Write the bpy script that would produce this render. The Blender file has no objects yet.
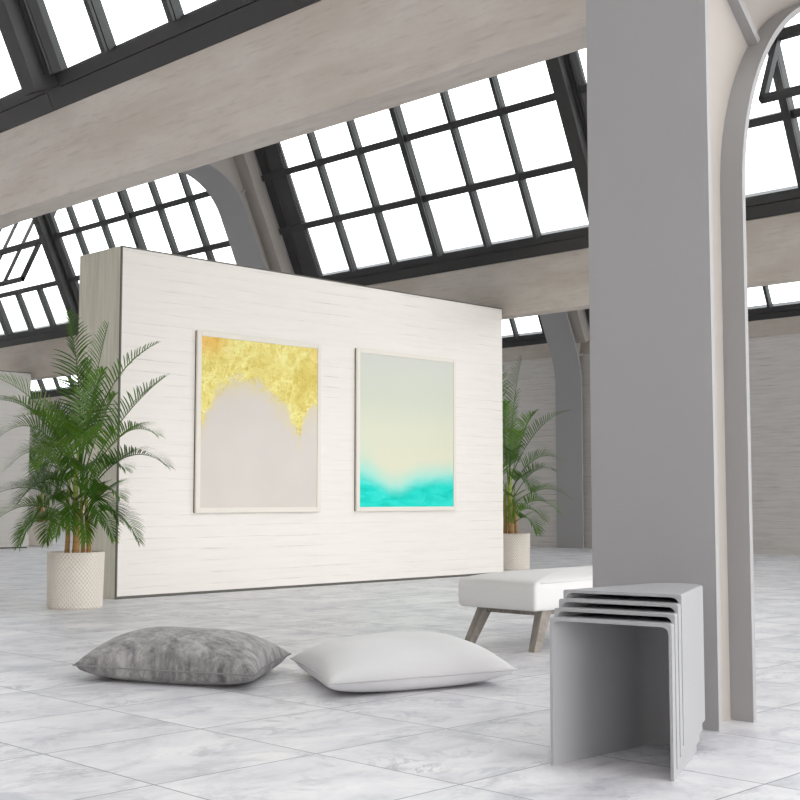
import bpy, math, random
from mathutils import Vector, Matrix
sin, cos, rad, pi = math.sin, math.cos, math.radians, math.pi
scene = bpy.context.scene
COL = scene.collection
rng = random.Random(7)

# ------------------------------------------------------------------ helpers
def lin(r, g, b):
    f = lambda c: (c / 255 / 12.92) if c / 255 <= 0.04045 else ((c / 255 + 0.055) / 1.055) ** 2.4
    return (f(r), f(g), f(b), 1.0)

class MB:
    """collects geometry in world (or local) coordinates, links it as ONE mesh object"""
    def __init__(s): s.v = []; s.f = []; s.smooth = False
    def add(s, verts, faces):
        n = len(s.v); s.v += [tuple(p) for p in verts]; s.f += [tuple(i + n for i in f) for f in faces]
    def hexa(s, p):      # p: 8 points, bottom 0-3 then top 4-7
        s.add(p, [(0, 3, 2, 1), (4, 5, 6, 7), (0, 1, 5, 4), (1, 2, 6, 5), (2, 3, 7, 6), (3, 0, 4, 7)])
    def box(s, x0, x1, y0, y1, z0, z1):
        s.hexa([(x0, y0, z0), (x1, y0, z0), (x1, y1, z0), (x0, y1, z0), (x0, y0, z1), (x1, y0, z1), (x1, y1, z1), (x0, y1, z1)])
    def prism_y(s, poly, y0, y1):   # polygon in XZ extruded along Y
        n = len(poly)
        s.add([(x, y0, z) for x, z in poly] + [(x, y1, z) for x, z in poly],
              [tuple(range(n)), tuple(range(2 * n - 1, n - 1, -1))] + [(i, i + n, (i + 1) % n + n, (i + 1) % n) for i in range(n)])
    def band_y(s, pts, th, y0, y1):  # thick sheet following an XZ polyline; th offsets to the left of the path
        m = len(pts); off = []
        for i, (x, z) in enumerate(pts):
            a = pts[max(i - 1, 0)]; b = pts[min(i + 1, m - 1)]
            dx, dz = b[0] - a[0], b[1] - a[1]; l = math.hypot(dx, dz) or 1
            off.append((x - dz / l * th, z + dx / l * th))
        V = []
        for (x, z), (u, w) in zip(pts, off): V += [(x, y0, z), (x, y1, z), (u, y1, w), (u, y0, w)]
        F = []
        for i in range(m - 1):
            a, b = 4 * i, 4 * i + 4
            F += [(a + k, a + (k + 1) % 4, b + (k + 1) % 4, b + k) for k in range(4)]
        F += [(3, 2, 1, 0), (4 * m - 4, 4 * m - 3, 4 * m - 2, 4 * m - 1)]
        s.add(V, F)
    def tube(s, pts, radii, seg=10, cap=True):
        pts = [Vector(p) for p in pts]; m = len(pts); V = []; F = []
        ref = None
        for i, p in enumerate(pts):
            t = (pts[min(i + 1, m - 1)] - pts[max(i - 1, 0)]).normalized()
            if ref is None: ref = t.orthogonal().normalized()
            ref = (ref - t * ref.dot(t)).normalized(); b = t.cross(ref)
            r = radii[i] if hasattr(radii, '__len__') else radii
            V += [p + (ref * cos(2 * pi * k / seg) + b * sin(2 * pi * k / seg)) * r for k in range(seg)]
        for i in range(m - 1):
            for k in range(seg):
                F.append((i * seg + k, i * seg + (k + 1) % seg, (i + 1) * seg + (k + 1) % seg, (i + 1) * seg + k))
        if cap: F += [tuple(range(seg))[::-1], tuple(range((m - 1) * seg, m * seg))]
        s.add(V, F)
    def lathe(s, prof, c, seg=48):
        V = []; F = []
        for r, z in prof: V += [(c[0] + r * cos(2 * pi * k / seg), c[1] + r * sin(2 * pi * k / seg), c[2] + z) for k in range(seg)]
        for i in range(len(prof) - 1):
            for k in range(seg): F.append((i * seg + k, i * seg + (k + 1) % seg, (i + 1) * seg + (k + 1) % seg, (i + 1) * seg + k))
        s.add(V, F)
    def build(s, name, mat, parent=None, smooth=False, bevel=0, origin=None, auto=None):
        me = bpy.data.meshes.new(name)
        o = Vector(parent.location) if parent is not None and origin is None else Vector(origin or (0, 0, 0))
        me.from_pydata([tuple(Vector(p) - o) for p in s.v], [], s.f)
        me.materials.append(mat)
        import bmesh
        bm = bmesh.new(); bm.from_mesh(me); bmesh.ops.recalc_face_normals(bm, faces=bm.faces); bm.to_mesh(me); bm.free()
        if smooth:
            for p in me.polygons: p.use_smooth = True
            if auto is not None:
                try: me.set_sharp_from_angle(angle=rad(auto))
                except Exception: pass
        ob = bpy.data.objects.new(name, me); COL.objects.link(ob)
        if parent is not None:
            ob.parent = parent
            if origin is not None: ob.location = Vector(origin) - Vector(parent.location)
        elif origin is not None: ob.location = origin
        if bevel:
            b = ob.modifiers.new('Bevel', 'BEVEL'); b.width = bevel; b.segments = 2; b.limit_method = 'ANGLE'; b.angle_limit = rad(40)
        return ob

def tag(o, label, cat, group=None, kind=None):
    o['label'] = label; o['category'] = cat
    if group: o['group'] = group
    if kind: o['kind'] = kind
    return o
def root(name, loc, label, cat, group=None, kind=None, rz=0):
    o = bpy.data.objects.new(name, None); COL.objects.link(o); o.location = loc; o.rotation_euler = (0, 0, rz)
    o.empty_display_size = 0.1
    return tag(o, label, cat, group, kind)

# ------------------------------------------------------------------ materials
class NT:
    def __init__(s, name, rough=0.5, spec=0.5, metal=0.0):
        s.m = bpy.data.materials.new(name); s.m.use_nodes = True; s.t = s.m.node_tree; s.n = s.t.nodes
        s.p = s.n['Principled BSDF']; s.p.inputs['Roughness'].default_value = rough
        s.p.inputs['Specular IOR Level'].default_value = spec; s.p.inputs['Metallic'].default_value = metal
    def node(s, ty, **kw):
        n = s.n.new(ty)
        for k, v in kw.items(): setattr(n, k, v)
        return n
    def set(s, sock, v):
        if hasattr(v, 'is_output'): s.t.links.new(v, sock)
        else: sock.default_value = v
    def math(s, op, a, b=None, c=None, clamp=False):
        n = s.node('ShaderNodeMath', operation=op, use_clamp=clamp)
        for i, v in enumerate((a, b, c)):
            if v is not None: s.set(n.inputs[i], v)
        return n.outputs[0]
    def mix(s, f, a, b, mode='MIX'):
        n = s.node('ShaderNodeMix', data_type='RGBA', blend_type=mode)
        s.set(n.inputs['Factor'], f); s.set(n.inputs[6], a); s.set(n.inputs[7], b); return n.outputs[2]
    def pos(s): return s.node('ShaderNodeNewGeometry').outputs['Position']
    def obj(s): return s.node('ShaderNodeTexCoord').outputs['Object']
    def xyz(s, v):
        n = s.node('ShaderNodeSeparateXYZ'); s.set(n.inputs[0], v); return n.outputs
    def comb(s, x, y, z):
        n = s.node('ShaderNodeCombineXYZ')
        for i, v in enumerate((x, y, z)): s.set(n.inputs[i], v)
        return n.outputs[0]
    def map(s, v, scale=(1, 1, 1), loc=(0, 0, 0), rot=(0, 0, 0)):
        n = s.node('ShaderNodeMapping'); s.set(n.inputs['Vector'], v); n.inputs['Scale'].default_value = scale
        n.inputs['Location'].default_value = loc; n.inputs['Rotation'].default_value = rot; return n.outputs[0]
    def noise(s, v, scale=5, detail=4, rough=0.5, dist=0.0, out='Fac'):
        n = s.node('ShaderNodeTexNoise'); s.set(n.inputs['Vector'], v); n.inputs['Scale'].default_value = scale
        n.inputs['Detail'].default_value = detail; n.inputs['Roughness'].default_value = rough; n.inputs['Distortion'].default_value = dist
        return n.outputs[out]
    def ramp(s, f, stops, interp='LINEAR'):
        n = s.node('ShaderNodeValToRGB'); e = n.color_ramp.elements; n.color_ramp.interpolation = interp
        while len(e) < len(stops): e.new(0.5)
        for el, (p, c) in zip(e, stops):
            el.position = p; el.color = c if hasattr(c, '__len__') else (c, c, c, 1)
        s.set(n.inputs[0], f); return n.outputs[0]
    def smooth(s, x, a, b):
        n = s.node('ShaderNodeMapRange', interpolation_type='SMOOTHSTEP'); s.set(n.inputs[0], x)
        s.set(n.inputs[1], a); s.set(n.inputs[2], b); return n.outputs[0]
    def color(s, c): s.set(s.p.inputs['Base Color'], c); return s
    def bump(s, h, strength=0.3, dist=0.01):
        n = s.node('ShaderNodeBump'); n.inputs['Strength'].default_value = strength; n.inputs['Distance'].default_value = dist
        s.set(n.inputs['Height'], h); s.t.links.new(n.outputs[0], s.p.inputs['Normal']); return s

def flat(name, c, rough=0.5, spec=0.4, var=0.06, scale=6, metal=0.0):
    t = NT(name, rough, spec, metal)
    k = t.noise(t.pos(), scale, 3)
    d = tuple(max(0, x * (1 - var)) for x in c[:3]) + (1,); l = tuple(min(1, x * (1 + var)) for x in c[:3]) + (1,)
    t.color(t.mix(k, d, l)); return t.m

def m_floor():
    t = NT('marble_tile', 0.42, 0.35); P = t.pos(); x, y, z = t.xyz(P)
    u = t.math('DIVIDE', t.math('SUBTRACT', x, 2.686), 0.605); v = t.math('DIVIDE', t.math('SUBTRACT', y, 3.022), 0.607)
    iu, iv = t.math('FLOOR', u), t.math('FLOOR', v)
    wn = t.node('ShaderNodeTexWhiteNoise', noise_dimensions='3D'); t.set(wn.inputs['Vector'], t.comb(iu, iv, 0.0))
    off = t.node('ShaderNodeVectorMath', operation='MULTIPLY_ADD'); t.set(off.inputs[0], wn.outputs['Color'])
    off.inputs[1].default_value = (9, 9, 9); t.set(off.inputs[2], P)
    Q = t.map(off.outputs[0], (1.0, 1.35, 1.0), rot=(0, 0, 0.5))
    cloud = t.noise(Q, 2.2, 9, 0.68, 0.5)
    vein = t.noise(Q, 1.9, 9, 0.70, 0.9)
    vein = t.math('SUBTRACT', 1.0, t.smooth(t.math('ABSOLUTE', t.math('SUBTRACT', vein, 0.5)), 0.0, 0.03))
    vein = t.math('MULTIPLY', vein, t.smooth(t.noise(Q, 2.6, 4), 0.46, 0.70))
    patch = t.smooth(t.noise(Q, 3.4, 10, 0.74, 0.6), 0.50, 0.66)
    c = t.ramp(cloud, [(0.32, lin(190, 190, 196)), (0.47, lin(219, 218, 222)), (0.62, lin(233, 232, 233))])
    c = t.mix(t.math('MULTIPLY', patch, 0.80), c, lin(186, 186, 193))
    c = t.mix(t.math('MULTIPLY', vein, 0.60), c, lin(150, 151, 158))
    c = t.mix(t.math('MULTIPLY', t.math('SUBTRACT', wn.outputs['Value'], 0.45), 0.22, clamp=True), c, lin(170, 172, 180))
    fu = t.math('ABSOLUTE', t.math('SUBTRACT', t.math('FRACT', u), 0.5)); fv = t.math('ABSOLUTE', t.math('SUBTRACT', t.math('FRACT', v), 0.5))
    g = t.math('GREATER_THAN', t.math('MAXIMUM', fu, fv), 0.4955)
    c = t.mix(t.math('MULTIPLY', g, 0.85), c, lin(112, 112, 118))
    t.color(c); return t.m

def m_planks(name, base, line, axis, amt=0.8, dirt=0.25):
    # whitewashed board face: broken thin horizontal joints
    t = NT(name, 0.62, 0.25); P = t.pos(); x, y, z = t.xyz(P)
    a = x if axis == 'X' else y
    w = t.noise(t.comb(t.math('MULTIPLY', a, 0.9), 0.0, t.math('MULTIPLY', z, 3.0)), 1.0, 2)
    zz = t.math('DIVIDE', t.math('ADD', z, t.math('MULTIPLY', w, 0.03)), 0.0975)
    f = t.math('ABSOLUTE', t.math('SUBTRACT', t.math('FRACT', zz), 0.5))
    row = t.math('FLOOR', zz)
    brk = t.noise(t.comb(t.math('MULTIPLY', a, 1.5), t.math('MULTIPLY', row, 3.7), 0.0), 1.3, 4, 0.6)
    m = t.math('MULTIPLY', t.smooth(f, 0.42, 0.492), t.smooth(brk, 0.46, 0.72))
    streak = t.noise(t.comb(t.math('MULTIPLY', a, 1.2), t.math('MULTIPLY', row, 2.1), t.math('MULTIPLY', z, 14.0)), 2.0, 5, 0.6)
    c = t.mix(t.math('MULTIPLY', t.smooth(streak, 0.35, 0.8), dirt), base, line)
    c = t.mix(t.math('MULTIPLY', m, amt), c, line)
    t.color(c); t.bump(t.math('SUBTRACT', 1.0, m), 0.25, 0.004); return t.m

def m_concrete(name, a, b):
    t = NT(name, 0.8, 0.2); P = t.pos()
    n1 = t.noise(t.map(P, (2.2, 0.55, 2.6)), 1.6, 7, 0.62, 0.4); n2 = t.noise(P, 9, 4)
    sp = t.smooth(t.noise(t.map(P, (8, 1.2, 14)), 3.2, 6, 0.7), 0.50, 0.74)
    c = t.mix(t.smooth(n1, 0.3, 0.72), a, b); c = t.mix(t.math('MULTIPLY', n2, 0.12), c, lin(120, 112, 104))
    c = t.mix(t.math('MULTIPLY', sp, 0.30), c, lin(132, 122, 112))
    t.color(c); t.bump(n1, 0.08, 0.004); return t.m

def m_wood(name, a, b, stretch, scale=1.0, rough=0.6):
    t = NT(name, rough, 0.3); P = t.obj()
    n1 = t.noise(t.map(P, stretch), 3.0 * scale, 7, 0.65, 0.8); n2 = t.noise(t.map(P, tuple(k * 4 for k in stretch)), 3.0 * scale, 4, 0.6)
    c = t.mix(t.smooth(n1, 0.28, 0.74), a, b); c = t.mix(t.math('MULTIPLY', n2, 0.30), c, tuple(k * 0.55 for k in a[:3]) + (1,))
    t.color(c); return t.m

def m_gold_art():
    t = NT('gold_leaf_painting', 0.55, 0.25); P = t.obj(); x, y, z = t.xyz(P)
    u = t.math('ADD', t.math('DIVIDE', x, 1.314), 0.5); v = t.math('ADD', t.math('DIVIDE', z, 1.456), 0.5)
    h = t.ramp(u, [(0.0, .44), (.04, .50), (.09, .62), (.18, .70), (.33, .745), (.48, .73), (.58, .68), (.66, .60), (.75, .54), (.82, .45), (.845, .42), (.87, .52), (.93, .585), (1.0, .59)])
    n = t.noise(t.map(P, (1, 1, .8)), 9, 9, 0.78, 1.0)
    d = t.math('ADD', t.math('SUBTRACT', v, h), t.math('MULTIPLY', t.math('SUBTRACT', n, 0.5), 0.42))
    crisp = t.smooth(d, -0.02, 0.07); haze = t.math('MULTIPLY', t.smooth(d, -0.13, 0.06), 0.40)
    vo = t.node('ShaderNodeTexVoronoi', feature='DISTANCE_TO_EDGE'); vo.inputs['Scale'].default_value = 9
    dv = t.noise(P, 6, 5, 0.6, out='Color'); mv = t.node('ShaderNodeVectorMath', operation='MULTIPLY_ADD')
    t.set(mv.inputs[0], dv); mv.inputs[1].default_value = (.5, .5, .5); t.set(mv.inputs[2], P); t.set(vo.inputs['Vector'], mv.outputs[0])
    cr = t.math('SUBTRACT', 1.0, t.smooth(vo.outputs['Distance'], 0.0, 0.09))
    k = t.noise(P, 4.5, 6, 0.65, 1.5)
    gold = t.ramp(k, [(0.28, lin(200, 178, 76)), (0.45, lin(222, 204, 112)), (0.58, lin(232, 222, 138)), (0.75, lin(242, 238, 180))])
    gold = t.mix(t.math('MULTIPLY', cr, t.math('MULTIPLY', t.smooth(t.noise(P, 3, 3), .4, .6), .8)), gold, lin(250, 244, 170))
    gold = t.mix(t.math('MULTIPLY', t.smooth(t.noise(P, 12, 4, .6, 2.0), .58, .7), .6), gold, lin(178, 150, 44))
    cl = t.math('MULTIPLY', t.math('SUBTRACT', 1.0, t.smooth(u, 0.05, 0.3)), t.smooth(v, 0.84, 0.99))
    cr2 = t.math('MULTIPLY', t.smooth(u, 0.9, 1.0), t.smooth(v, 0.75, 0.95))
    gold = t.mix(t.math('MULTIPLY', t.math('ADD', cl, t.math('MULTIPLY', cr2, 0.4)), 0.5), gold, lin(236, 160, 60))
    base = t.mix(t.noise(P, 2.2, 5), lin(205, 198, 192), lin(217, 211, 205))
    base = t.mix(haze, base, lin(222, 204, 128))
    t.color(t.mix(crisp, base, gold))
    t.bump(t.math('MULTIPLY', t.math('ADD', cr, k), crisp), 0.35, 0.008); return t.m

def m_teal_art():
    t = NT('teal_gradient_painting', 0.6, 0.2); P = t.obj(); x, y, z = t.xyz(P)
    u = t.math('ADD', t.math('DIVIDE', x, 1.30), 0.5); v = t.math('ADD', t.math('DIVIDE', z, 1.44), 0.5)
    h = t.ramp(u, [(0.0, .20), (.12, .17), (.30, .10), (.42, .10), (.60, .155), (.8, .175), (1.0, .185)])
    d = t.math('SUBTRACT', v, h); n = t.noise(t.map(P, (1, 1, 2)), 3.0, 5, .6, .5)
    d = t.math('ADD', d, t.math('MULTIPLY', t.math('SUBTRACT', n, .5), .045))
    sky = t.ramp(v, [(0.0, lin(222, 222, 196)), (.3, lin(222, 220, 197)), (.5, lin(217, 218, 197)), (.72, lin(206, 210, 195)), (1.0, lin(208, 209, 202))])
    sky = t.mix(t.math('MULTIPLY', t.noise(P, 1.6, 3), .18), sky, lin(190, 206, 188))
    glow = t.math('MULTIPLY', t.math('SUBTRACT', 1.0, t.smooth(u, 0.0, 0.22)), t.math('SUBTRACT', 1.0, t.smooth(v, .15, .5)))
    sky = t.mix(t.math('MULTIPLY', glow, .5), sky, lin(150, 222, 205))
    sea = t.ramp(t.noise(t.map(P, (1, 1, 3)), 3.5, 5, .6, .8), [(.3, lin(0, 196, 178)), (.5, lin(24, 212, 198)), (.7, lin(64, 222, 210))])
    edge = t.mix(t.math('SUBTRACT', 1.0, t.smooth(d, -0.03, .16)), sky, lin(150, 224, 212))
    t.color(t.mix(t.math('SUBTRACT', 1.0, t.smooth(d, -0.06, .05)), edge, sea)); return t.m

def m_leaf():
    t = NT('palm_leaf', 0.42, 0.35); P = t.pos(); oi = t.node('ShaderNodeObjectInfo')
    k = t.noise(P, 6, 3); f = t.math('ADD', t.math('MULTIPLY', k, 0.6), t.math('MULTIPLY', oi.outputs['Random'], 0.45))
    c = t.ramp(f, [(0.15, lin(30, 62, 16)), (0.45, lin(52, 92, 26)), (0.72, lin(90, 128, 44)), (0.95, lin(158, 180, 100))])
    t.color(c)
    tr = t.node('ShaderNodeBsdfTranslucent'); t.set(tr.inputs['Color'], t.mix(0.5, c, lin(150, 190, 40)))
    mx = t.node('ShaderNodeMixShader'); mx.inputs[0].default_value = 0.22
    t.t.links.new(t.p.outputs[0], mx.inputs[1]); t.t.links.new(tr.outputs[0], mx.inputs[2])
    t.t.links.new(mx.outputs[0], t.n['Material Output'].inputs['Surface']); return t.m

def m_trunk():
    t = NT('palm_cane', 0.5, 0.3); x, y, z = t.xyz(t.obj())
    ring = t.math('FRACT', t.math('DIVIDE', z, 0.06)); r = t.math('MULTIPLY', t.smooth(ring, 0.0, 0.15), t.math('SUBTRACT', 1.0, t.smooth(ring, .85, 1.0)))
    c = t.mix(t.smooth(z, 0.62, 0.9), lin(176, 134, 80), lin(146, 166, 74))
    t.color(t.mix(t.math('MULTIPLY', t.math('SUBTRACT', 1.0, r), .5), c, lin(120, 92, 56))); return t.m

def m_pot(name, base, groove):
    # woven-look stoneware: staggered small diamonds pressed into the wall
    t = NT(name, 0.6, 0.3); x, y, z = t.xyz(t.obj())
    a = t.math('MULTIPLY', t.math('ARCTAN2', y, x), 44 / (2 * pi)); b = t.math('DIVIDE', z, 0.034)
    sgn = t.math('MULTIPLY', t.math('SINE', t.math('MULTIPLY', t.math('ADD', a, b), pi)), t.math('SINE', t.math('MULTIPLY', t.math('SUBTRACT', a, b), pi)))
    g = t.smooth(t.math('ABSOLUTE', sgn), 0.25, 0.8)
    t.color(t.mix(t.math('MULTIPLY', g, 0.75), base, groove)); t.bump(t.math('SUBTRACT', 1.0, g), 0.8, 0.006); return t.m

def m_fabric(name, a, b, streak=True, amt=1.0):
    t = NT(name, 0.9, 0.15); P = t.obj()
    if streak:
        n = t.noise(t.map(P, (3.2, 1.6, 1.4)), 3.4, 9, 0.74, 0.4); n2 = t.noise(t.map(P, (7, 5, .9), rot=(0, 0, .42)), 5.0, 7, 0.72)
        f = t.math('ADD', t.math('MULTIPLY', n, .62), t.math('MULTIPLY', n2, .42))
        t.color(t.ramp(f, [(0.40, a), (0.52, t_mid(a, b)), (0.62, b)])); t.bump(n2, 0.25, 0.006)
    else:
        n = t.noise(P, 3, 5); t.color(t.mix(n, a, b)); t.bump(t.noise(P, 160, 2), 0.06, 0.002)
    t.p.inputs['Sheen Weight'].default_value = 0.15
    return t.m
def t_mid(a, b): return tuple((p + q) / 2 for p, q in zip(a, b))

def m_glass():
    m = bpy.data.materials.new('clear_glass'); m.use_nodes = True; nt = m.node_tree; nt.nodes.clear()
    out = nt.nodes.new('ShaderNodeOutputMaterial'); tr = nt.nodes.new('ShaderNodeBsdfTransparent'); gl = nt.nodes.new('ShaderNodeBsdfGlossy')
    tr.inputs[0].default_value = (0.97, 0.985, 0.985, 1); gl.inputs['Roughness'].default_value = 0.02
    mx = nt.nodes.new('ShaderNodeMixShader'); lw = nt.nodes.new('ShaderNodeLayerWeight'); lw.inputs[0].default_value = .12; fr = nt.nodes.new('ShaderNodeMath'); fr.operation = 'MULTIPLY'; fr.inputs[1].default_value = .35
    nt.links.new(lw.outputs['Facing'], fr.inputs[0]); nt.links.new(fr.outputs[0], mx.inputs[0]); nt.links.new(tr.outputs[0], mx.inputs[1]); nt.links.new(gl.outputs[0], mx.inputs[2])
    nt.links.new(mx.outputs[0], out.inputs[0]); return m

M = dict(
    floor=m_floor(), paint=flat('grey_steel_paint', lin(164, 163, 163), 0.55, 0.3, 0.02), white=flat('white_plaster', lin(226, 224, 220), 0.8, 0.2, 0.03),
    concrete=m_concrete('board_marked_concrete', lin(196, 186, 176), lin(212, 205, 197)),
    planks=m_planks('whitewashed_boards', lin(233, 229, 223), lin(172, 168, 165), 'X', 0.62, 0.10), brick=m_planks('whitewashed_brick', lin(216, 212, 207), lin(120, 116, 113), 'Y', 0.9, 0.22),
    web=flat('beige_infill_panel', lin(176, 170, 164), 0.75, 0.2, 0.03),
    endwood=m_wood('grey_oak_end', lin(212, 208, 190), lin(238, 235, 222), (5.0, 5.0, 0.35)), iron=flat('dark_iron', lin(58, 57, 57), 0.5, 0.35, 0.08, 3),
    glass=m_glass(), trim=flat('dark_metal_trim', lin(96, 94, 88), 0.4, 0.4, 0.05), frame=flat('pale_picture_frame', lin(226, 221, 212), 0.5, 0.3, 0.03),
    shadowgap=flat('shadow_gap_tone', lin(92, 88, 82), 0.7, 0.2), gold=m_gold_art(), teal=m_teal_art(), leaf=m_leaf(), trunk=m_trunk(),
    pot=m_pot('pressed_stoneware', lin(232, 224, 214), lin(212, 202, 191)), soil=flat('potting_soil', lin(70, 52, 38), 0.95, 0.1, 0.3, 60),
    greyfab=m_fabric('grey_velvet', lin(92, 91, 94), lin(174, 171, 169)), whitefab=m_fabric('white_cotton', lin(216, 215, 216), lin(224, 223, 223), False),
    seat=m_fabric('white_upholstery', lin(218, 217, 216), lin(226, 225, 223), False), piping=flat('seat_piping', lin(222, 221, 219), 0.8, 0.2, 0.02),
    leg=m_wood('grey_washed_wood', lin(118, 111, 103), lin(168, 161, 153), (1.2, 6.0, 0.8), 2.0), stool=flat('grey_lacquered_steel', lin(166, 166, 168), 0.5, 0.35, 0.015),
)

# ------------------------------------------------------------------ measurements of the hall (metres; X across the bays, Y along the gutters)
KB = 1.034
zk_ = lambda z: 0.8 + (z - 0.8) * KB
XG = [x * KB for x in (-7.96, -1.95, 4.06, 10.07, 16.08)]       # gutter beams
ZS = zk_(3.272)                                # sill level
TA = rad(65.4); CA, SA = cos(TA), sin(TA)      # slope of the glazing
RIB_Y = [2.58, 12.41, 22.20, 32.04]
YS, YN = -9.0, 32.6                            # extent of the hall
RIDGE = (-0.979 * KB, 2.138 * KB)                        # ridge relative to a gutter (x, z above sill)

# ------------------------------------------------------------------ shell
b = MB(); b.box(-8.6, 17.2, YS, YN + .3, -0.12, 0.0); tag(b.build('floor', M['floor']), 'pale grey marble tile floor of the hall', 'floor', kind='structure')
b = MB(); b.box(XG[4], XG[4] + .3, YS, YN + .3, 0.0, zk_(3.06)); tag(b.build('wall_back', M['brick']), 'grey whitewashed brick wall below the far clerestory', 'wall', kind='structure')
b = MB(); b.box(XG[4] - .012, XG[4] + .3, YS, YN + .3, zk_(3.06), ZS + .05); tag(b.build('trim_1', M['concrete']), 'plain concrete band along the top of the far brick wall', 'trim', kind='structure')
b = MB(); b.box(XG[0] - .3, XG[0], YS, YN + .3, 0.0, 3.5); tag(b.build('wall_front', M['brick']), 'white wall behind the camera', 'wall', kind='structure')
b = MB(); b.box(XG[0], XG[4], YN, YN + .3, 0.0, 5.8); tag(b.build('wall_left', M['white']), 'white end wall far to the left', 'wall', kind='structure')
bl = {2: 'near concrete gutter beam running overhead across the photo', 3: 'middle concrete gutter beam beyond the white display wall', 1: 'concrete gutter beam behind the camera'}
for i in (1, 2, 3):
    b = MB(); x = XG[i]
    for y0, y1 in zip([YS] + [y + .17 for y in RIB_Y], [y - .17 for y in RIB_Y] + [YN]):
        b.box(x, x + .21, y0, y1, zk_(2.70), ZS); b.box(x + .03, x + .21, y0, y1, ZS, ZS + .07)
    tag(b.build('beam', M['concrete'], bevel=0.008), bl[i], 'beam', kind='structure')
b = MB()
for x in XG[1:]:       # the solid slope of every saw-tooth
    rx, rz = x + RIDGE[0], ZS + RIDGE[1]; gx = x - 6.01 * KB + .21
    b.prism_y([(gx, zk_(2.90)), (rx - .02, rz), (rx - .02, rz + .16), (gx, zk_(2.90) + .16)], YS, YN)
tag(b.build('ceiling', M['white']), 'white saw-tooth roof slopes over the hall', 'ceiling', kind='structure')

# ------------------------------------------------------------------ arched steel portal frames
def arc(cx, cz, r, a0, a1, n=14): return [(cx + r * cos(a0 + (a1 - a0) * i / n), cz + r * sin(a0 + (a1 - a0) * i / n)) for i in range(n + 1)]
def intrados(xa, xi):
    """inner outline of one bay: upright at xi, quarter arch, rafter, knee, leg along the glazing, upright of the next gutter"""
    R, zc = .93, 1.94; cx = xi + R; r2 = .78 * KB; kx, kz = xa + 4.511 * KB, zk_(3.92)
    al = .48
    for _ in range(40): al = math.atan2((kz - zc) - (R - r2) * cos(al), (kx - cx) + (R - r2) * sin(al))
    p = [(xi, 0.0), (xi, 1.0)]
    p += arc(cx, zc, R, pi, pi / 2 + al)
    p += arc(kx, kz, r2, pi / 2 + al, pi / 2 - TA, 18)
    xb = xa + (6.01 - .15) * KB; zk = zk_(2.85); t = .30
    k1 = (xb, zk - t); a_s = pi / 2 - TA; r = t / math.tan(a_s / 2)
    p += [(k1[0] - r + r * cos(a_s * (1 - i / 6)), k1[1] + r * sin(a_s * (1 - i / 6))) for i in range(7)]
    p += [(xb, 1.2), (xb, 0.0)]
    return p
def offset(pts, d):
    out = []
    for i, (x, z) in enumerate(pts):
        a = pts[max(i - 1, 0)]; c = pts[min(i + 1, len(pts) - 1)]; dx, dz = c[0] - a[0], c[1] - a[1]; l = math.hypot(dx, dz)
        out.append((x - dz / l * d, z + dx / l * d))
    return out
def portal(ib, yc, label, mids=(True, True)):
    """one bay of a frame between gutters ib and ib+1"""
    xa, xb = XG[ib], XG[ib + 1]
    r = root('portal_frame', (xa, yc, 0), label, 'steel frame', kind='structure')
    xi = 4.17 if yc < 3 else xa + .03; ins = intrados(xa, xi)
    b = MB(); b.band_y(ins, .022, yc - .262, yc + .262); b.build('inner_flange', M['paint'], r, smooth=True, auto=30)
    # web between the intrados and the outer line
    zr = ZS + RIDGE[1]
    xo = xi - .25; outer = [(xo, 0.0), (xo, 2.98), (xa - .03, ZS + .05), (xa + .21, ZS + .07), (xa + .21, zk_(2.93)), (xb + RIDGE[0] - .02, zr - .03), (xb - .02, ZS - .02), (xb - .10, 2.95), (xb - .10, 0.0)]
    w = offset(ins, .02)
    n = len(w); V = []; F = []
    # strip web: match intrados points with points of the outer line by arc length
    def resample(poly, ts):
        L = [0]
        for p, q in zip(poly, poly[1:]): L.append(L[-1] + math.hypot(q[0] - p[0], q[1] - p[1]))
        out = []
        for t in ts:
            s_ = t * L[-1]
            for k in range(len(poly) - 1):
                if s_ <= L[k + 1] + 1e-9:
                    f = (s_ - L[k]) / max(L[k + 1] - L[k], 1e-9); out.append((poly[k][0] + f * (poly[k + 1][0] - poly[k][0]), poly[k][1] + f * (poly[k + 1][1] - poly[k][1]))); break
        return out
    b = MB()
    poly = w + outer[::-1]
    b.prism_y(poly, yc - .17, yc + .17)
    b.build('web', M['web'], r)
    # outer flange along the glazing
    b = MB(); b.band_y([(xb + RIDGE[0] + .02, zr - .06), (xb - .03, ZS + .02)], -.17, yc - .38, yc + .38); b.build('outer_flange', M['web'], r)
    b = MB(); b.band_y([(xb + RIDGE[0] + .03, zr - .06), (xb - .02, ZS + .02)], -.03, yc - .40, yc + .40); b.build('flange_lip', M['paint'], r)
    # stiffeners: springing of the arch, knee, foot of the slope
    def stiff(p, d, ln, th=.05):
        q = (p[0] + d[0] * ln, p[1] + d[1] * ln); nx, nz = -d[1] * th / 2, d[0] * th / 2
        for s_ in (-1, 1):
            y0, y1 = sorted((yc + s_ * .16, yc + s_ * .212)); m = MB()
            m.prism_y([(p[0] - nx, p[1] - nz), (p[0] + nx, p[1] + nz), (q[0] + nx, q[1] + nz), (q[0] - nx, q[1] - nz)], y0, y1); m.build('stiffener', M['paint'], r)
    a = rad(138); c = (xi + .93, 1.94); stiff((c[0] + .945 * cos(a), c[1] + .945 * sin(a)), (cos(a), sin(a)), .46, .03)
    a = rad(38); c = (xa + 4.511 * KB, zk_(3.92)); stiff((c[0] + .822 * cos(a), c[1] + .822 * sin(a)), (cos(a), sin(a)), .22, .03)
    stiff((xb - .205, zk_(3.02)), (cos(rad(12)), sin(rad(12))), .16, .03)
    return r
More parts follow.
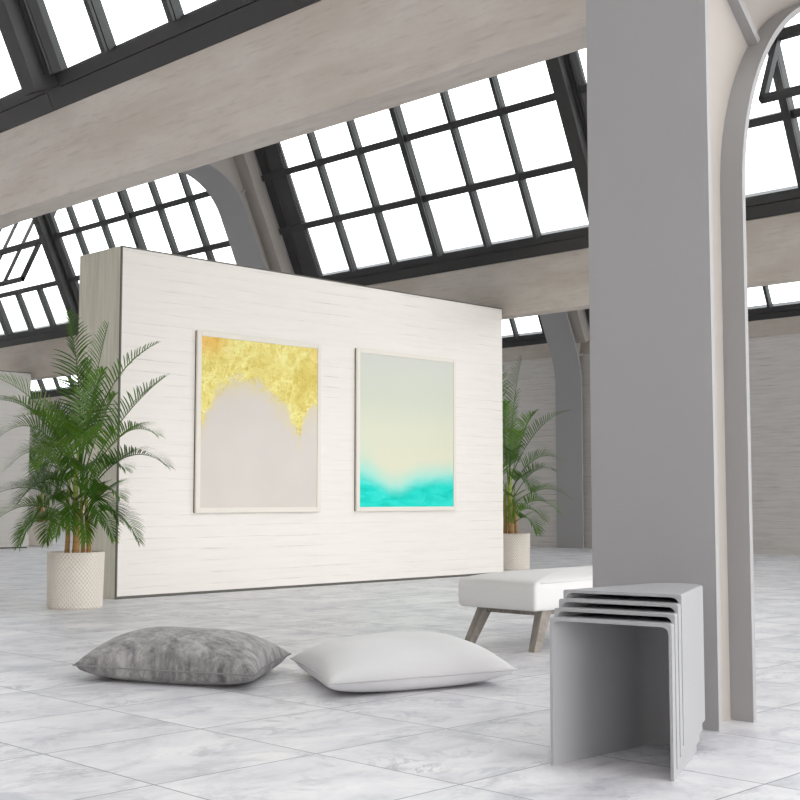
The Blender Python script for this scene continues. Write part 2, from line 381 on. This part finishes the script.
def pillar(ig, yc, label):
    """upright outer flange on the side of the camera (the flange of the neighbouring bay's leg)"""
    b = MB(); xb = 3.911; zk = zk_(2.95); t = .30; a_s = pi / 2 - TA; r = t / math.tan(a_s / 2)
    pts = [(xb, 0.0), (xb, zk - t)] + [(xb - r + r * cos(a_s * i / 6), zk - t + r * sin(a_s * i / 6)) for i in range(1, 7)] + [(xb - t * CA - .6, zk + t * SA + .6 * SA / CA)]
    b.band_y(pts, -.022, yc - .262, yc + .262)
    return tag(b.build('pillar', M['paint'], smooth=True, auto=30), label, 'pillar', kind='structure')
portal(2, RIB_Y[0], 'grey steel arched frame rising beside the nested stools at right')
pillar(2, RIB_Y[0], 'broad grey steel pillar face behind the nested stools')
portal(2, RIB_Y[1], 'grey steel arch showing above the white display wall')
portal(3, RIB_Y[1], 'grey steel frame against the brick wall behind the right palm')
# ------------------------------------------------------------------ saw-tooth glazing
def gpt(ig, y, s, d):    # along gutter, up the slope, towards the room
    s *= KB; d *= KB; return (XG[ig] - s * CA - d * SA, y * KB, ZS + s * SA - d * CA)
def gbox(m, ig, y0, y1, s0, s1, d0, d1):
    m.hexa([gpt(ig, *q) for q in ((y0, s0, d0), (y1, s0, d0), (y1, s0, d1), (y0, s0, d1), (y0, s1, d0), (y1, s1, d0), (y1, s1, d1), (y0, s1, d1))])
def gwedge(m, ig, ya, da, yb, db, s0, s1):   # jamb board with a slanting inner face
    m.hexa([gpt(ig, *q) for q in ((ya, s0, -.02), (yb, s0, -.02), (yb, s0, db), (ya, s0, da), (ya, s1, -.02), (yb, s1, -.02), (yb, s1, db), (ya, s1, da))])
S_T = [(0.80, 0.872), (1.465, 1.538)]; S_TOP = 2.16; S_END = 2.352
nwin = [0]; PER = 9.47
def window(ig, y0, y1, mull, med, label, sash=None):
    """half-bay of sloping glazing between y0 and y1 (y0 towards the camera's right)"""
    nwin[0] += 1
    r = root('window_%d' % nwin[0], gpt(ig, (y0 + y1) / 2, 0.0, 0.0), label, 'window', kind='structure')
    I = M['iron']
    b = MB(); gbox(b, ig, y0, y1, 0.0, .116, -.15, .0); gbox(b, ig, y0, y1, .112, .126, -.15, -.035); gbox(b, ig, y0, y1, .122, .205, -.15, -.004); b.build('sill', I, r)
    b = MB(); gbox(b, ig, y0, y1, S_TOP, S_END, -.05, .08); b.build('head_rail', I, r)
    for ya, sg in ((y0, 1), (y1, -1)):
        b = MB(); q = lambda u0, u1, d0, d1: gbox(b, ig, min(ya + sg * u0, ya + sg * u1), max(ya + sg * u0, ya + sg * u1), .2, S_TOP, d0, d1)
        ph = (ya - 2.97 + .02) % PER; at_rib = abs(ph - 8.71) < .05
        if at_rib:      # wide stepped jamb against a portal frame
            q(0, .46, -.05, -.02); q(.045, .17, -.05, .015); q(.195, .25, -.05, .03)
            gwedge(b, ig, ya + sg * .275, .055, ya + sg * .44, .0, .2, S_TOP)
        else:           # slim jamb against a rafter
            q(0, .032, -.05, .08); q(0, .085, -.05, .0); q(.042, .060, -.05, .07); gwedge(b, ig, ya + sg * .066, .055, ya + sg * .10, .01, .2, S_TOP)
        b.build('jamb', I, r)
    for s0, s1 in S_T:
        b = MB(); gbox(b, ig, y0 + .06, y1 - .06, s0, s1, -.03, .055); b.build('transom', I, r)
    for y in mull:
        w, d = (.036, .085) if y == med else (.021, .062)
        segs = [(.19, S_TOP)]
        if sash and sash[0] - .03 < y < sash[1] + .03 and y != med: segs = [(.19, .82)]
        for s0, s1 in segs:
            b = MB(); gbox(b, ig, y - w, y + w, s0, s1, -.03, d - .028); gbox(b, ig, y - w + .014, y + w - .010, s0, s1, d - .03, d - .018); gbox(b, ig, y - w, y + w, s0, s1, d - .02, d); b.build('mullion', I, r)
    b = MB()
    ys = [y0 + .1] + ([sash[0], sash[1]] if sash else []) + [y1 - .1]
    if sash:
        gbox(b, ig, y0 + .1, y1 - .1, .19, .83, -.004, .004)
        if sash[0] - .05 > y0 + .26: gbox(b, ig, y0 + .1, sash[0] - .02, .83, S_TOP + .02, -.004, .004)
        if sash[1] + .05 < y1 - .26: gbox(b, ig, sash[1] + .02, y1 - .1, .83, S_TOP + .02, -.004, .004)
    else: gbox(b, ig, y0 + .05, y1 - .05, .19, S_TOP + .02, -.004, .004)
    b.build('glass_pane', M['glass'], r)
    if sash:
        ya, yb, bars = sash; ang = rad(49); sp = 1.47; hl = .655
        def sp_pt(y, e, d): # e along the sash (down positive), d = thickness
            return gpt(ig, y, sp - e * cos(ang) - d * sin(ang) * 1.0, e * sin(ang) - d * cos(ang))
        def sbox(m, a0, a1, e0, e1, d0=-.03, d1=.03):
            m.hexa([sp_pt(*q) for q in ((a0, e0, d0), (a1, e0, d0), (a1, e0, d1), (a0, e0, d1), (a0, e1, d0), (a1, e1, d0), (a1, e1, d1), (a0, e1, d1))])
        m = MB(); sbox(m, ya, yb, hl - .05, hl); sbox(m, ya, yb, -hl, -hl + .05); sbox(m, ya, ya + .05, -hl, hl); sbox(m, yb - .05, yb, -hl, hl)
        sb = m.build('sash', I, r)
        for y in bars:
            m = MB(); sbox(m, y - .018, y + .018, -hl, hl, -.022, .022)
            q = m.build('glazing_bar', I, sb, origin=(0, 0, 0)); q.location = -Vector(r.location)
        m = MB(); sbox(m, ya, yb, -.018, .018, -.022, .022); q = m.build('glazing_bar', I, sb, origin=(0, 0, 0)); q.location = -Vector(r.location)
        m = MB(); sbox(m, ya + .02, yb - .02, -hl + .02, hl - .02, -.003, .003); q = m.build('sash_glass', M['glass'], sb, origin=(0, 0, 0)); q.location = -Vector(r.location)
    return r
def rafter(ig, y0, label):
    b = MB(); gbox(b, ig, y0 - .075, y0 + .075, 0.13, S_END, -.06, .17); gbox(b, ig, y0 - .09, y0 + .09, 0.0, .205, -.16, -.003)
    return tag(b.build('rafter', M['iron']), label, 'rafter', kind='structure')

PER = 9.47
def half(k, side, dr=-.06): # extents and mullions of a half bay; k = bay, side 0 = nearer the camera's right
    o = PER * k
    if side == 0: return (2.97 + o, 7.03 + o + dr, [3.61 + o, 4.29 + o, 4.97 + o, 5.65 + o, 6.33 + o], 4.97 + o)
    return (7.18 + o + dr, 11.66 + o, [7.88 + o, 8.54 + o, 9.24 + o, 9.94 + o, 10.60 + o], 9.24 + o)
window(2, *half(0, 0), 'dark framed skylight above the near beam, right of the thick bar at top left')
window(2, *half(0, 1), 'dark framed skylight at the top left corner, left of the thick bar')
window(3, *half(0, 0), 'dark framed skylight with an open sash seen through the right arch', sash=(3.05, 4.96, [3.66, 4.28]))
window(3, *half(0, 1), 'large dark framed skylight of eighteen panes between the arch and the grey pillar')
window(3, *half(1, 0), 'dark framed skylight above the left end of the display wall')
window(3, *half(1, 1), 'dark framed skylight with an open sash at the far left', sash=(16.90, 18.62, [17.48, 18.06]))
window(4, *half(0, 0), 'low clerestory skylight above the brick wall, right of the grey pillar')
window(4, *half(0, 1), 'low clerestory skylight above the brick wall, right end hidden by the pillar')
window(4, *half(1, 0), 'low clerestory skylight left of the grey frame behind the right palm')
window(4, *half(1, 1), 'far clerestory skylight hidden behind the white display wall')
window(4, *half(2, 0), 'far clerestory skylight just behind the top of the left display wall edge')
window(4, *half(2, 1), 'farthest small clerestory skylight seen through the leaves of the left palm')
for ig, k, lab in ((2, 0, 'thick dark rafter at the top left corner'), (3, 0, 'thick dark rafter beside the grey pillar'), (3, 1, 'thick dark rafter left of the display wall top'),
                   (4, 0, 'dark rafter of the far clerestory hidden by the pillar'), (4, 1, 'dark rafter of the far clerestory behind the display wall'), (4, 2, 'dark rafter of the far clerestory above the left palm')):
    rafter(ig, 7.045 + PER * k, lab)

# ------------------------------------------------------------------ display walls
def display_wall(x0, x1, y0, y1, h, label):
    r = root('display_wall', ((x0 + x1) / 2, (y0 + y1) / 2, 0), label, 'display wall')
    b = MB(); b.box(x0 + .012, x1, y0, y1, 0.022, h - .012); b.build('board_face', M['planks'], r)
    b = MB(); b.box(x0, x0 + .012, y0 + .012, y1, 0.0, h); b.build('end_panel', M['endwood'], r)['label'] = 'grey oak end panel'
    b = MB(); b.box(x0 - .002, x0 + .010, y0 - .004, y0 + .012, 0, h); b.build('corner_trim', M['trim'], r)['label'] = 'dark metal corner strip'
    b = MB(); b.box(x0 + .014, x1 + .002, y0 - .003, y1, h - .012, h); b.build('top_trim', M['trim'], r)
    b = MB(); b.box(x0 + .014, x1, y0 + .004, y1, 0.0, .022); b.build('plinth', M['trim'], r)
    return r
display_wall(5.597, 10.375, 8.696, 9.33, 2.845, 'long white board display wall carrying the two framed paintings')
display_wall(5.56, 10.353, 18.69, 19.32, 2.845, 'far white display wall at the left edge behind the left palm')

def painting(x0, x1, z0, z1, mat, name, label, fw):
    yb = 8.696; r = root(name, ((x0 + x1) / 2, yb, z0), label, 'painting', group=None)
    b = MB(); b.box(x0 + .001, x1 - .003, yb - .013, yb - .0005, z0 + .003, z1 - .003); b.build('shadow_gap_backing', M['shadowgap'], r)  # slab behind the frame; shade of the gap is put into its dark colour
    b = MB(); d0, d1 = yb - .036, yb - .012
    b.box(x0, x0 + fw, d0, d1, z0, z1); b.box(x1 - fw, x1, d0, d1, z0, z1); b.box(x0 + fw, x1 - fw, d0, d1, z0, z0 + fw); b.box(x0 + fw, x1 - fw, d0, d1, z1 - fw, z1)
    b.build('picture_frame', M['frame'], r, bevel=0.004)
    cx, cz = (x0 + x1) / 2, (z0 + z1) / 2
    b = MB(); b.box(x0 + fw, x1 - fw, yb - .028, yb - .012, z0 + fw, z1 - fw)
    b.build('canvas', mat, r, origin=(cx, yb, cz)); return r
painting(6.338, 7.742, .676, 2.222, M['gold'], 'abstract_painting', 'framed abstract painting with crinkled gold across the top of a pale field', .045)
painting(8.195, 9.598, .676, 2.230, M['teal'], 'abstract_painting', 'framed abstract painting fading from grey green to turquoise at the bottom', .042)

# ------------------------------------------------------------------ potted palms
RV = Vector((0.7025, -0.7117, 0)); DV = Vector((0.7117, 0.7025, 0)); UP = Vector((0, 0, 1))
def bez(p, t):
    a, b_, c, d = p; u = 1 - t
    return a * u ** 3 + b_ * 3 * u * u * t + c * 3 * u * t * t + d * t ** 3
def frond(base, ctrl, tip, parent, ll=.30, n=24, start=.28, twist=0.0, rr=.0062):
    """an arching feather leaf: rachis plus two rows of drooping leaflets"""
    P = [base, base.lerp(ctrl, .66), ctrl.lerp(tip, .34) + UP * .03, tip]
    m = MB()
    pts = [bez(P, i / 14) for i in range(15)]
    m.tube(pts, [rr * (1 - .85 * i / 14) for i in range(15)], 5)
    for i in range(n):
        t = start + (1 - start) * (i + .5) / n
        p = bez(P, t); T = (bez(P, min(t + .02, 1)) - bez(P, t - .02)).normalized()
        S = T.cross(UP)
        if S.length < .15: S = T.cross(DV)
        S.normalize(); S = Matrix.Rotation(twist, 3, T) @ S; N = S.cross(T).normalized()
        u = (t - start) / (1 - start)
        L = ll * (math.sin(pi * min(1, .20 + u * .72)) ** .7) * (1 - .25 * u) * .95 * rng.uniform(.88, 1.08)
        phi = rad(56 - 32 * u + rng.uniform(-5, 5))
        for sg in (-1, 1):
            D = (T * cos(phi) + S * sg * sin(phi) + N * (.62 - .25 * u)).normalized()
            w = .0066 * (1.0 - .30 * u); V = []; F = []
            for k, f in enumerate((0, .3, .62, .85, 1.0)):
                q = p + D * L * f + Vector((0, 0, -1)) * (L * (.16 + .22 * u) * f * f)
                W = D.cross(N).normalized() * w * (.55, 1.0, .85, .5, .06)[k]
                V += [q - W, q + W]
            F = [(2 * k, 2 * k + 1, 2 * k + 3, 2 * k + 2) for k in range(4)]
            m.add(V, F)
    return m.build('frond', M['leaf'], parent, smooth=True)
def palm(loc, label, canes, fronds, sc=1.0):
    """canes: (right, depth, height); fronds: three (right, up, depth) points and leaflet length"""
    loc = Vector(loc); r = root('potted_palm', loc, label, 'potted palm')
    W = lambda a: loc + RV * a[0] + DV * a[2] + UP * a[1]
    b = MB(); b.lathe([(.0, .004), (.19, .0), (.199, .012), (.207, .40), (.204, .408), (.192, .408), (.188, .36), (.0, .36)], loc, 64); b.build('pot', M['pot'], r, smooth=True, auto=35)
    b = MB(); b.lathe([(.0, .362), (.19, .364)], loc, 32); b.build('soil', M['soil'], r)
    for (a, d, h, rad_) in canes:
        b = MB(); pts = [W((a * (1 - .25 * k / 7) + .008 * sin(k), .33 + (h - .33) * k / 7, d * (1 - .3 * k / 7))) for k in range(8)]
        b.tube(pts, [rad_ * (1.1 - .45 * k / 7) * (1 if k < 6 else (.75 if k == 6 else .2)) for k in range(8)], 10); b.build('stem', M['trunk'], r, smooth=True)
    for f in fronds:
        p0, p1, p2 = f[0], f[1], f[2]; ll = f[3] if len(f) > 3 else .30; tw = f[4] if len(f) > 4 else 0
        frond(W(p0), W(p1), W(p2), r, ll, n=f[5] if len(f) > 5 else 30, twist=tw)
    return r
K = 1 / 136
def px(x, y, d=0.0): return ((x - 75) * K, (607.5 - y) * K, d)
palm1 = [
    (px(77, 470), px(79, 380, -.02), px(66, 312, -.10), .30, .5), (px(78, 470), px(86, 390, .05), px(101, 322, .06), .28, -.4),
    (px(80, 470), px(97, 380, -.10), px(160, 346, -.28), .22), (px(82, 480), px(112, 420), px(169, 380, -.30), .30, .2),
    (px(82, 490), px(122, 415, -.20), px(166, 438, -.45), .26), (px(82, 500), px(128, 436, -.22), px(176, 468, -.42), .25),
    (px(84, 520), px(108, 478, -.20), px(130, 498, -.40), .26), (px(84, 520), px(120, 495, -.25), px(148, 540, -.38), .20),
    (px(74, 470), px(45, 392, -.08), px(-14, 376, -.16), .30, -.2), (px(73, 480), px(40, 402, .15), px(-22, 396, .30), .30, -.1),
    (px(74, 480), px(46, 406, -.22), px(12, 440, -.40), .30), (px(73, 500), px(45, 428, -.10), px(14, 468, -.20), .28),
    (px(70, 510), px(36, 478, -.05), px(-6, 496, -.10), .27), (px(70, 520), px(38, 492, -.22), px(6, 524, -.40), .27),
    (px(66, 525), px(38, 500, .10), px(8, 540, .22), .20), (px(66, 530), px(44, 505, -.30), px(36, 543, -.42), .19),
    (px(76, 480), px(64, 412, -.30), px(40, 420, -.52), .25), (px(78, 480), px(95, 410, -.40), px(104, 452, -.66), .30),
    (px(77, 470), px(88, 400, -.12), px(106, 372, -.22), .24), (px(78, 490), px(70, 420, -.30), px(56, 470, -.60), .24),
    (px(80, 510), px(100, 470, -.30), px(112, 520, -.48), .26), (px(78, 515), px(82, 480, -.36), px(88, 528, -.52), .22),
    (px(72, 520), px(62, 480, -.32), px(50, 520, -.50), .22), (px(76, 470), px(62, 405, .22), px(40, 430, .45), .28),
    (px(80, 480), px(95, 420, .05), px(112, 395, -.02), .26), (px(74, 500), px(55, 450, .30), px(30, 500, .52), .28),
    (px(76, 475), px(74, 400, .0), px(80, 360, .12), .28), (px(86, 525), px(96, 500), px(120, 540, -.24), .18),
    (px(72, 515), px(50, 462, -.05), px(20, 500, -.12), .26), (px(70, 500), px(52, 440, .12), px(24, 476, .25), .28),
    (px(80, 505), px(104, 452, .02), px(128, 470, -.20), .26), (px(82, 515), px(104, 486, -.15), px(126, 520, -.30), .22),
    (px(74, 500), px(66, 462, -.28), px(38, 500, -.50), .27), (px(78, 495), px(92, 446, -.30), px(104, 490, -.55), .27),
    (px(72, 525), px(58, 500, -.22), px(60, 540, -.40), .20), (px(80, 525), px(92, 500, -.25), px(98, 540, -.40), .20),
    (px(76, 520), px(76, 492, -.30), px(72, 535, -.48), .20), (px(74, 470), px(56, 402, .05), px(34, 410, .12), .28),
]
palm((4.98, 8.274, 0), 'tall palm in a pale patterned pot left of the display wall with the paintings', [(-.075, .0, 1.0, .018), (.005, -.05, 1.15, .025), (.085, .02, 1.05, .017), (.03, .07, .9, .015)], palm1)
K2 = 1 / 88.6
def p2(x, y, d=0.0): return ((x - 513) * K2, (569.5 - y) * K2, d)
palm2 = [
    (p2(511, 480), p2(512, 410, 0), p2(524, 358, -.05), .34, .6), (p2(510, 480), p2(502, 400, 0), p2(497, 362, -.1), .30, .3),
    (p2(512, 480), p2(535, 420, .1), p2(577, 408, .30), .27), (p2(513, 480), p2(522, 428, -.2), p2(534, 415, -.40), .30, .3),
    (p2(513, 490), p2(535, 445, -.1), p2(562, 462, -.2), .28), (p2(514, 500), p2(535, 462, .1), p2(557, 470, .2), .27),
    (p2(514, 505), p2(545, 478, -.1), p2(572, 500, -.1), .24), (p2(515, 515), p2(535, 490, -.2), p2(556, 512, -.35), .26),
    (p2(513, 520), p2(530, 500, .2), p2(548, 520, .35), .26), (p2(514, 525), p2(526, 508, -.3), p2(534, 532, -.45), .24),
    (p2(511, 490), p2(508, 440, -.35), p2(512, 460, -.6), .30), (p2(511, 500), p2(520, 460, -.4), p2(528, 492, -.6), .28),
    (p2(510, 500), p2(500, 450, .3), p2(490, 470, .5), .28), (p2(509, 510), p2(496, 480, .3), p2(484, 505, .4), .26),
    (p2(511, 480), p2(516, 425, .25), p2(530, 432, .5), .28), (p2(512, 510), p2(516, 480, -.4), p2(508, 520, -.55), .26),
    (p2(510, 485), p2(504, 430, -.15), p2(506, 405, -.35), .3), (p2(510, 520), p2(502, 500, .2), p2(492, 530, .3), .22),
]
palm((11.08, 9.162, 0), 'palm in a pale pot half hidden behind the right end of the display wall', [(-.08, .02, 1.0, .024), (-.02, -.04, 1.15, .032), (.05, .05, .95, .02)], palm2)
palm3 = []
for i in range(20):
    a = i * 2.39996; e = .35 + .65 * ((i * 7) % 20) / 20; o = (.55 + .35 * (1 - e)); zt = 1.05 + 1.0 * e
    palm3.append(((.02 * cos(a), .75 + .35 * e, .02 * sin(a)), (o * .55 * cos(a), zt + .12, o * .55 * sin(a)), (o * cos(a), zt - .25 + .3 * e, o * sin(a)), .28, 0, 20))
palm((10.98, 19.37, 0), 'distant palm in a pale pot beyond the left palm, beside the far display wall', [(-.07, .0, .9, .024), (.01, -.03, 1.0, .03), (.07, .04, .9, .02)], palm3)

# ------------------------------------------------------------------ bench
def bench():
    x0, x1, y0, y1 = 5.19, 6.60, 4.135, 4.685
    r = root('upholstered_bench', ((x0 + x1) / 2, (y0 + y1) / 2, 0), 'white upholstered bench on splayed grey wooden legs', 'bench')
    # seat block: rounded upright sides, softly domed top
    nx, ny = 40, 22; V = []; F = []; zb, zs = .213, .355
    def P(i, j, lev):
        u, v = i / nx * 2 - 1, j / ny * 2 - 1
        rr = .035
        return u, v
    cx, cy, hx, hy = (x0 + x1) / 2, (y0 + y1) / 2, (x1 - x0) / 2, (y1 - y0) / 2
    def sq(t, n=5):  # rounded rectangle outline
        c, s_ = cos(t), sin(t); rr = .03
        k = 1 / max(abs(c), abs(s_)); return c * k, s_ * k
    seg = 96; rings = []
    def ring(ins, z):
        out = []
        for q in range(seg):
            t = 2 * pi * q / seg; c, s_ = cos(t), sin(t)
            e = 2 / 44; X = math.copysign(abs(c) ** e, c) * (hx - ins * (1 if z < zs - .02 else 2.4)); Y = math.copysign(abs(s_) ** e, s_) * (hy - ins)
            out.append((cx + X, cy + Y, z))
        return out
    prof = [(.012, zb), (.002, zb + .012), (.0, zb + .05), (.0, zs - .03), (.004, zs), (.012, zs + .010), (.03, zs + .019), (.07, zs + .030), (.13, zs + .041), (.20, zs + .047), (.26, zs + .049)]
    V = []; F = []
    for ins, z in prof: V += ring(ins, z)
    for a in range(len(prof) - 1):
        for q in range(seg): F.append((a * seg + q, a * seg + (q + 1) % seg, (a + 1) * seg + (q + 1) % seg, (a + 1) * seg + q))
    F += [tuple(range(seg))[::-1], tuple(range((len(prof) - 1) * seg, len(prof) * seg))]
    b = MB(); b.add(V, F); st = b.build('seat', M['seat'], r, smooth=True, auto=50)
    b = MB(); [b.tube([(x0 + .05, cy + k * (hy - .004), zs + .001), (x1 - .05, cy + k * (hy - .004), zs + .001)], .0032, 6) for k in (-1, 1)]; q = b.build('piping', M['piping'], st, origin=(0, 0, 0), smooth=True); q.location = -Vector(r.location)
    # legs: tapering, raked outwards; one leg each
    for sx in (-1, 1):
        for sy in (-1, 1):
            yt = cy + sy * (hy - .075); yb = cy + sy * (hy - .045); xt = cx + sx * (hx - .165); xo = cx + sx * (hx - .045)
            b = MB(); wt, wb, d = .042, .030, .026
            b.hexa([(xo - wb, yb - d * .8, 0), (xo + wb, yb - d * .8, 0), (xo + wb, yb + d * .8, 0), (xo - wb, yb + d * .8, 0),
                    (xt - wt, yt - d, zb + .004), (xt + wt, yt - d, zb + .004), (xt + wt, yt + d, zb + .004), (xt - wt, yt + d, zb + .004)])
            b.build('leg', M['leg'], r, bevel=.004)
        b = MB(); xc = cx + sx * (hx - .165); b.box(xc - .02, xc + .02, cy - hy + .09, cy + hy - .09, zb - .036, zb + .002); b.build('crossbar', M['leg'], r, bevel=.003)
    for sy in (-1, 1):
        b = MB(); yc = cy + sy * (hy - .075); b.box(cx - hx + .16, cx + hx - .16, yc - .015, yc + .015, zb - .030, zb + .002); b.build('side_rail', M['leg'], r, bevel=.003)
bench()

# ------------------------------------------------------------------ floor cushions
def cushion(c4, zseam, top, mat, seam_mat, name, label, seed, pinch=.045):
    A, B, C_, D = [Vector((p[0], p[1], 0)) for p in c4]; ctr = (A + B + C_ + D) / 4
    n = 44; rg = random.Random(seed); V = []; F = []
    def pos(u, v):
        p = A * (1 - u) * (1 - v) + B * u * (1 - v) + C_ * u * v + D * (1 - u) * v
        a, b_ = 2 * u - 1, 2 * v - 1      # edges drawn in between the corners
        k = pinch * ((1 - a * a) * b_ ** 4 * (1) + (1 - b_ * b_) * a ** 4)
        return p + (ctr - p) * k * 1.6
    def wr(u, v):
        return .003 * sin(9 * u + seed) * sin(7 * v + 2 * seed) + .0015 * sin(17 * u - 11 * v + seed)
    idx = {}
    for lev in (0, 1):
        for i in range(n + 1):
            for j in range(n + 1):
                u, v = i / n, j / n; a, b_ = 2 * u - 1, 2 * v - 1
                f = max(0.0, (1 - abs(a) ** 2.3) * (1 - abs(b_) ** 2.3))
                edge = i in (0, n) or j in (0, n)
                if lev == 1 and edge: idx[(lev, i, j)] = idx[(0, i, j)]; continue
                p = pos(u, v); zz = zseam + .006 * (abs(a) * abs(b_)) ** 3
                if lev == 0: z = zz + (top - zz) * f ** .43 + wr(u, v) * f ** .4
                else: z = max(0.001, zz * (1 - (f ** .34) * 1.25))
                if edge: z = zz
                idx[(lev, i, j)] = len(V); V.append((p.x, p.y, z))
    for lev in (0, 1):
        for i in range(n):
            for j in range(n):
                q = [idx[(lev, i, j)], idx[(lev, i + 1, j)], idx[(lev, i + 1, j + 1)], idx[(lev, i, j + 1)]]
                F.append(tuple(q) if lev == 0 else tuple(q[::-1]))
    r = root(name, (ctr.x, ctr.y, 0), label, 'cushion', group='floor cushions')
    b = MB(); b.add(V, F); b.build('cover', mat, r, smooth=True)
    loop = [V[idx[(0, i, 0)]] for i in range(n + 1)] + [V[idx[(0, n, j)]] for j in range(1, n + 1)] + [V[idx[(0, i, n)]] for i in range(n - 1, -1, -1)] + [V[idx[(0, 0, j)]] for j in range(n - 1, -1, -1)]
    b = MB(); b.tube(loop, .0035, 6, False); b.build('seam', seam_mat, r, smooth=True)
seam_g = flat('grey_seam', lin(136, 134, 134), 0.9, 0.1); seam_w = flat('white_seam', lin(206, 205, 205), 0.9, 0.1)
cushion([(2.975, 4.95), (3.335, 4.13), (3.905, 4.575), (3.50, 5.37)], .066, .212, M['greyfab'], seam_g, 'floor_cushion', 'grey mottled velvet floor cushion lying left of the white one', 3)
cushion([(3.81, 4.465), (3.385, 3.745), (4.245, 3.485), (4.64, 4.21)], .064, .200, M['whitefab'], seam_w, 'floor_cushion', 'plain white floor cushion lying right of the grey one', 5)

# ------------------------------------------------------------------ nested stools
def stool_mesh():
    w0, tb, x1, sag, h, t = .195, math.tan(rad(13)), .45, .055, .44, .009
    def outline(ins):
        L = []; ne = 12
        xe = x1 - ins
        for k in range(ne + 1): x = xe * k / ne; L.append((x, w0 - x * tb - ins / cos(rad(13))))
        ye = L[-1][1]; nb = 16
        back = [(xe + sag * (1 - (2 * k / nb - 1) ** 2), ye * (1 - 2 * k / nb)) for k in range(1, nb)]
        return L + back + [(x, -y) for x, y in L[::-1]]
    def shell(e, ri):   # e = inward offset of the whole skin
        H = h - e; rows = [(e, 0.0), (e, .15), (e, H - ri)]
        rows += [(e + ri * (1 - cos(a)), H - ri + ri * sin(a)) for a in [pi / 2 * k / 6 for k in range(1, 7)]]
        return [[(x, y, z) for x, y in outline(ins)] for ins, z in rows]
    O, I_ = shell(0, .007), shell(t, .021); m = len(O[0]); R = len(O); V = []; F = []
    for S in (O, I_):
        for row in S: V += row
    N = R * m
    for lay in (0, 1):
        for a in range(R - 1):
            for k in range(m - 1):
                q = [lay * N + a * m + k, lay * N + a * m + k + 1, lay * N + (a + 1) * m + k + 1, lay * N + (a + 1) * m + k]
                F.append(tuple(q) if lay == 0 else tuple(q[::-1]))
        top = [lay * N + (R - 1) * m + k for k in range(m)]
        for k in range(m // 2): F.append((top[k], top[k + 1], top[m - 2 - k], top[m - 1 - k]) if k + 1 < m - 2 - k else (top[k], top[k + 1], top[m - 1 - k]))
    for k in range(m - 1): F.append((k, N + k, N + k + 1, k + 1))                      # foot rim
    for e in (0, m - 1):
        for a in range(R - 1): F.append((a * m + e, (a + 1) * m + e, N + (a + 1) * m + e, N + a * m + e))   # front edges
    a = (R - 1) * m; F.append((a, a + m - 1, N + a + m - 1, N + a))
    b = MB(); b.add(V, F); return b
sl = ['lowest and frontmost of the four nested grey steel stools, standing on the floor', 'second from the bottom of the nested grey steel stools',
      'third from the bottom of the nested grey steel stools, under the top one', 'topmost grey steel stool of the nested stack before the pillar']
first = None
for k in range(4):
    if first is None: o = first = stool_mesh().build('nesting_stool', M['stool'], smooth=True, auto=28)
    else: o = first.copy(); COL.objects.link(o)
    o.location = (3.103 + .047 * k, 2.199 + .018 * k, .0246 * k); o.rotation_euler = (0, 0, rad(10.5))
    tag(o, sl[k], 'stool', group='nested grey stools')

# ------------------------------------------------------------------ light
w = bpy.data.worlds.new('World'); scene.world = w; w.use_nodes = True; nt = w.node_tree; nt.nodes.clear()
out = nt.nodes.new('ShaderNodeOutputWorld'); bg = nt.nodes.new('ShaderNodeBackground'); tc = nt.nodes.new('ShaderNodeTexCoord'); sx = nt.nodes.new('ShaderNodeSeparateXYZ')
rp = nt.nodes.new('ShaderNodeValToRGB'); mr = nt.nodes.new('ShaderNodeMapRange')
mr.inputs[1].default_value = -1; mr.inputs[2].default_value = 1
nt.links.new(tc.outputs['Generated'], sx.inputs[0]); nt.links.new(sx.outputs[2], mr.inputs[0]); nt.links.new(mr.outputs[0], rp.inputs[0])
e = rp.color_ramp.elements; e[0].position = .44; e[0].color = (.30, .30, .31, 1); e[1].position = .52; e[1].color = (.97, .98, 1.0, 1)
x = e.new(1.0); x.color = (.94, .97, 1.0, 1)
nt.links.new(rp.outputs[0], bg.inputs[0]); bg.inputs[1].default_value = 3.35; nt.links.new(bg.outputs[0], out.inputs[0])
sun = bpy.data.lights.new('sun', 'SUN'); sun.energy = 1.5; sun.angle = rad(30); sun.color = (1, .97, .93)
so = bpy.data.objects.new('sun', sun); COL.objects.link(so); so.location = (0, -10, 12)
so.rotation_euler = Vector((.05, 1.0, -.05)).to_track_quat('-Z', 'Y').to_euler()

# ------------------------------------------------------------------ camera and view
cd = bpy.data.cameras.new('camera'); cam = bpy.data.objects.new('camera', cd); COL.objects.link(cam)
cam.location = (0, 0, 0.8); cam.rotation_euler = (pi / 2 + .0779, 0, -.7919)
cd.sensor_width = 36; cd.sensor_fit = 'HORIZONTAL'; cd.lens = 1260.2 / 800 * 36; cd.clip_start = .05; cd.clip_end = 200
scene.camera = cam
scene.view_settings.view_transform = 'Standard'; scene.view_settings.look = 'None'; scene.view_settings.gamma = 1; scene.view_settings.use_curve_mapping = False
scene.view_settings.exposure = 0.0
c = scene.cycles
c.use_denoising = True; c.max_bounces = 10; c.diffuse_bounces = 6; c.transparent_max_bounces = 24; c.sample_clamp_indirect = 8
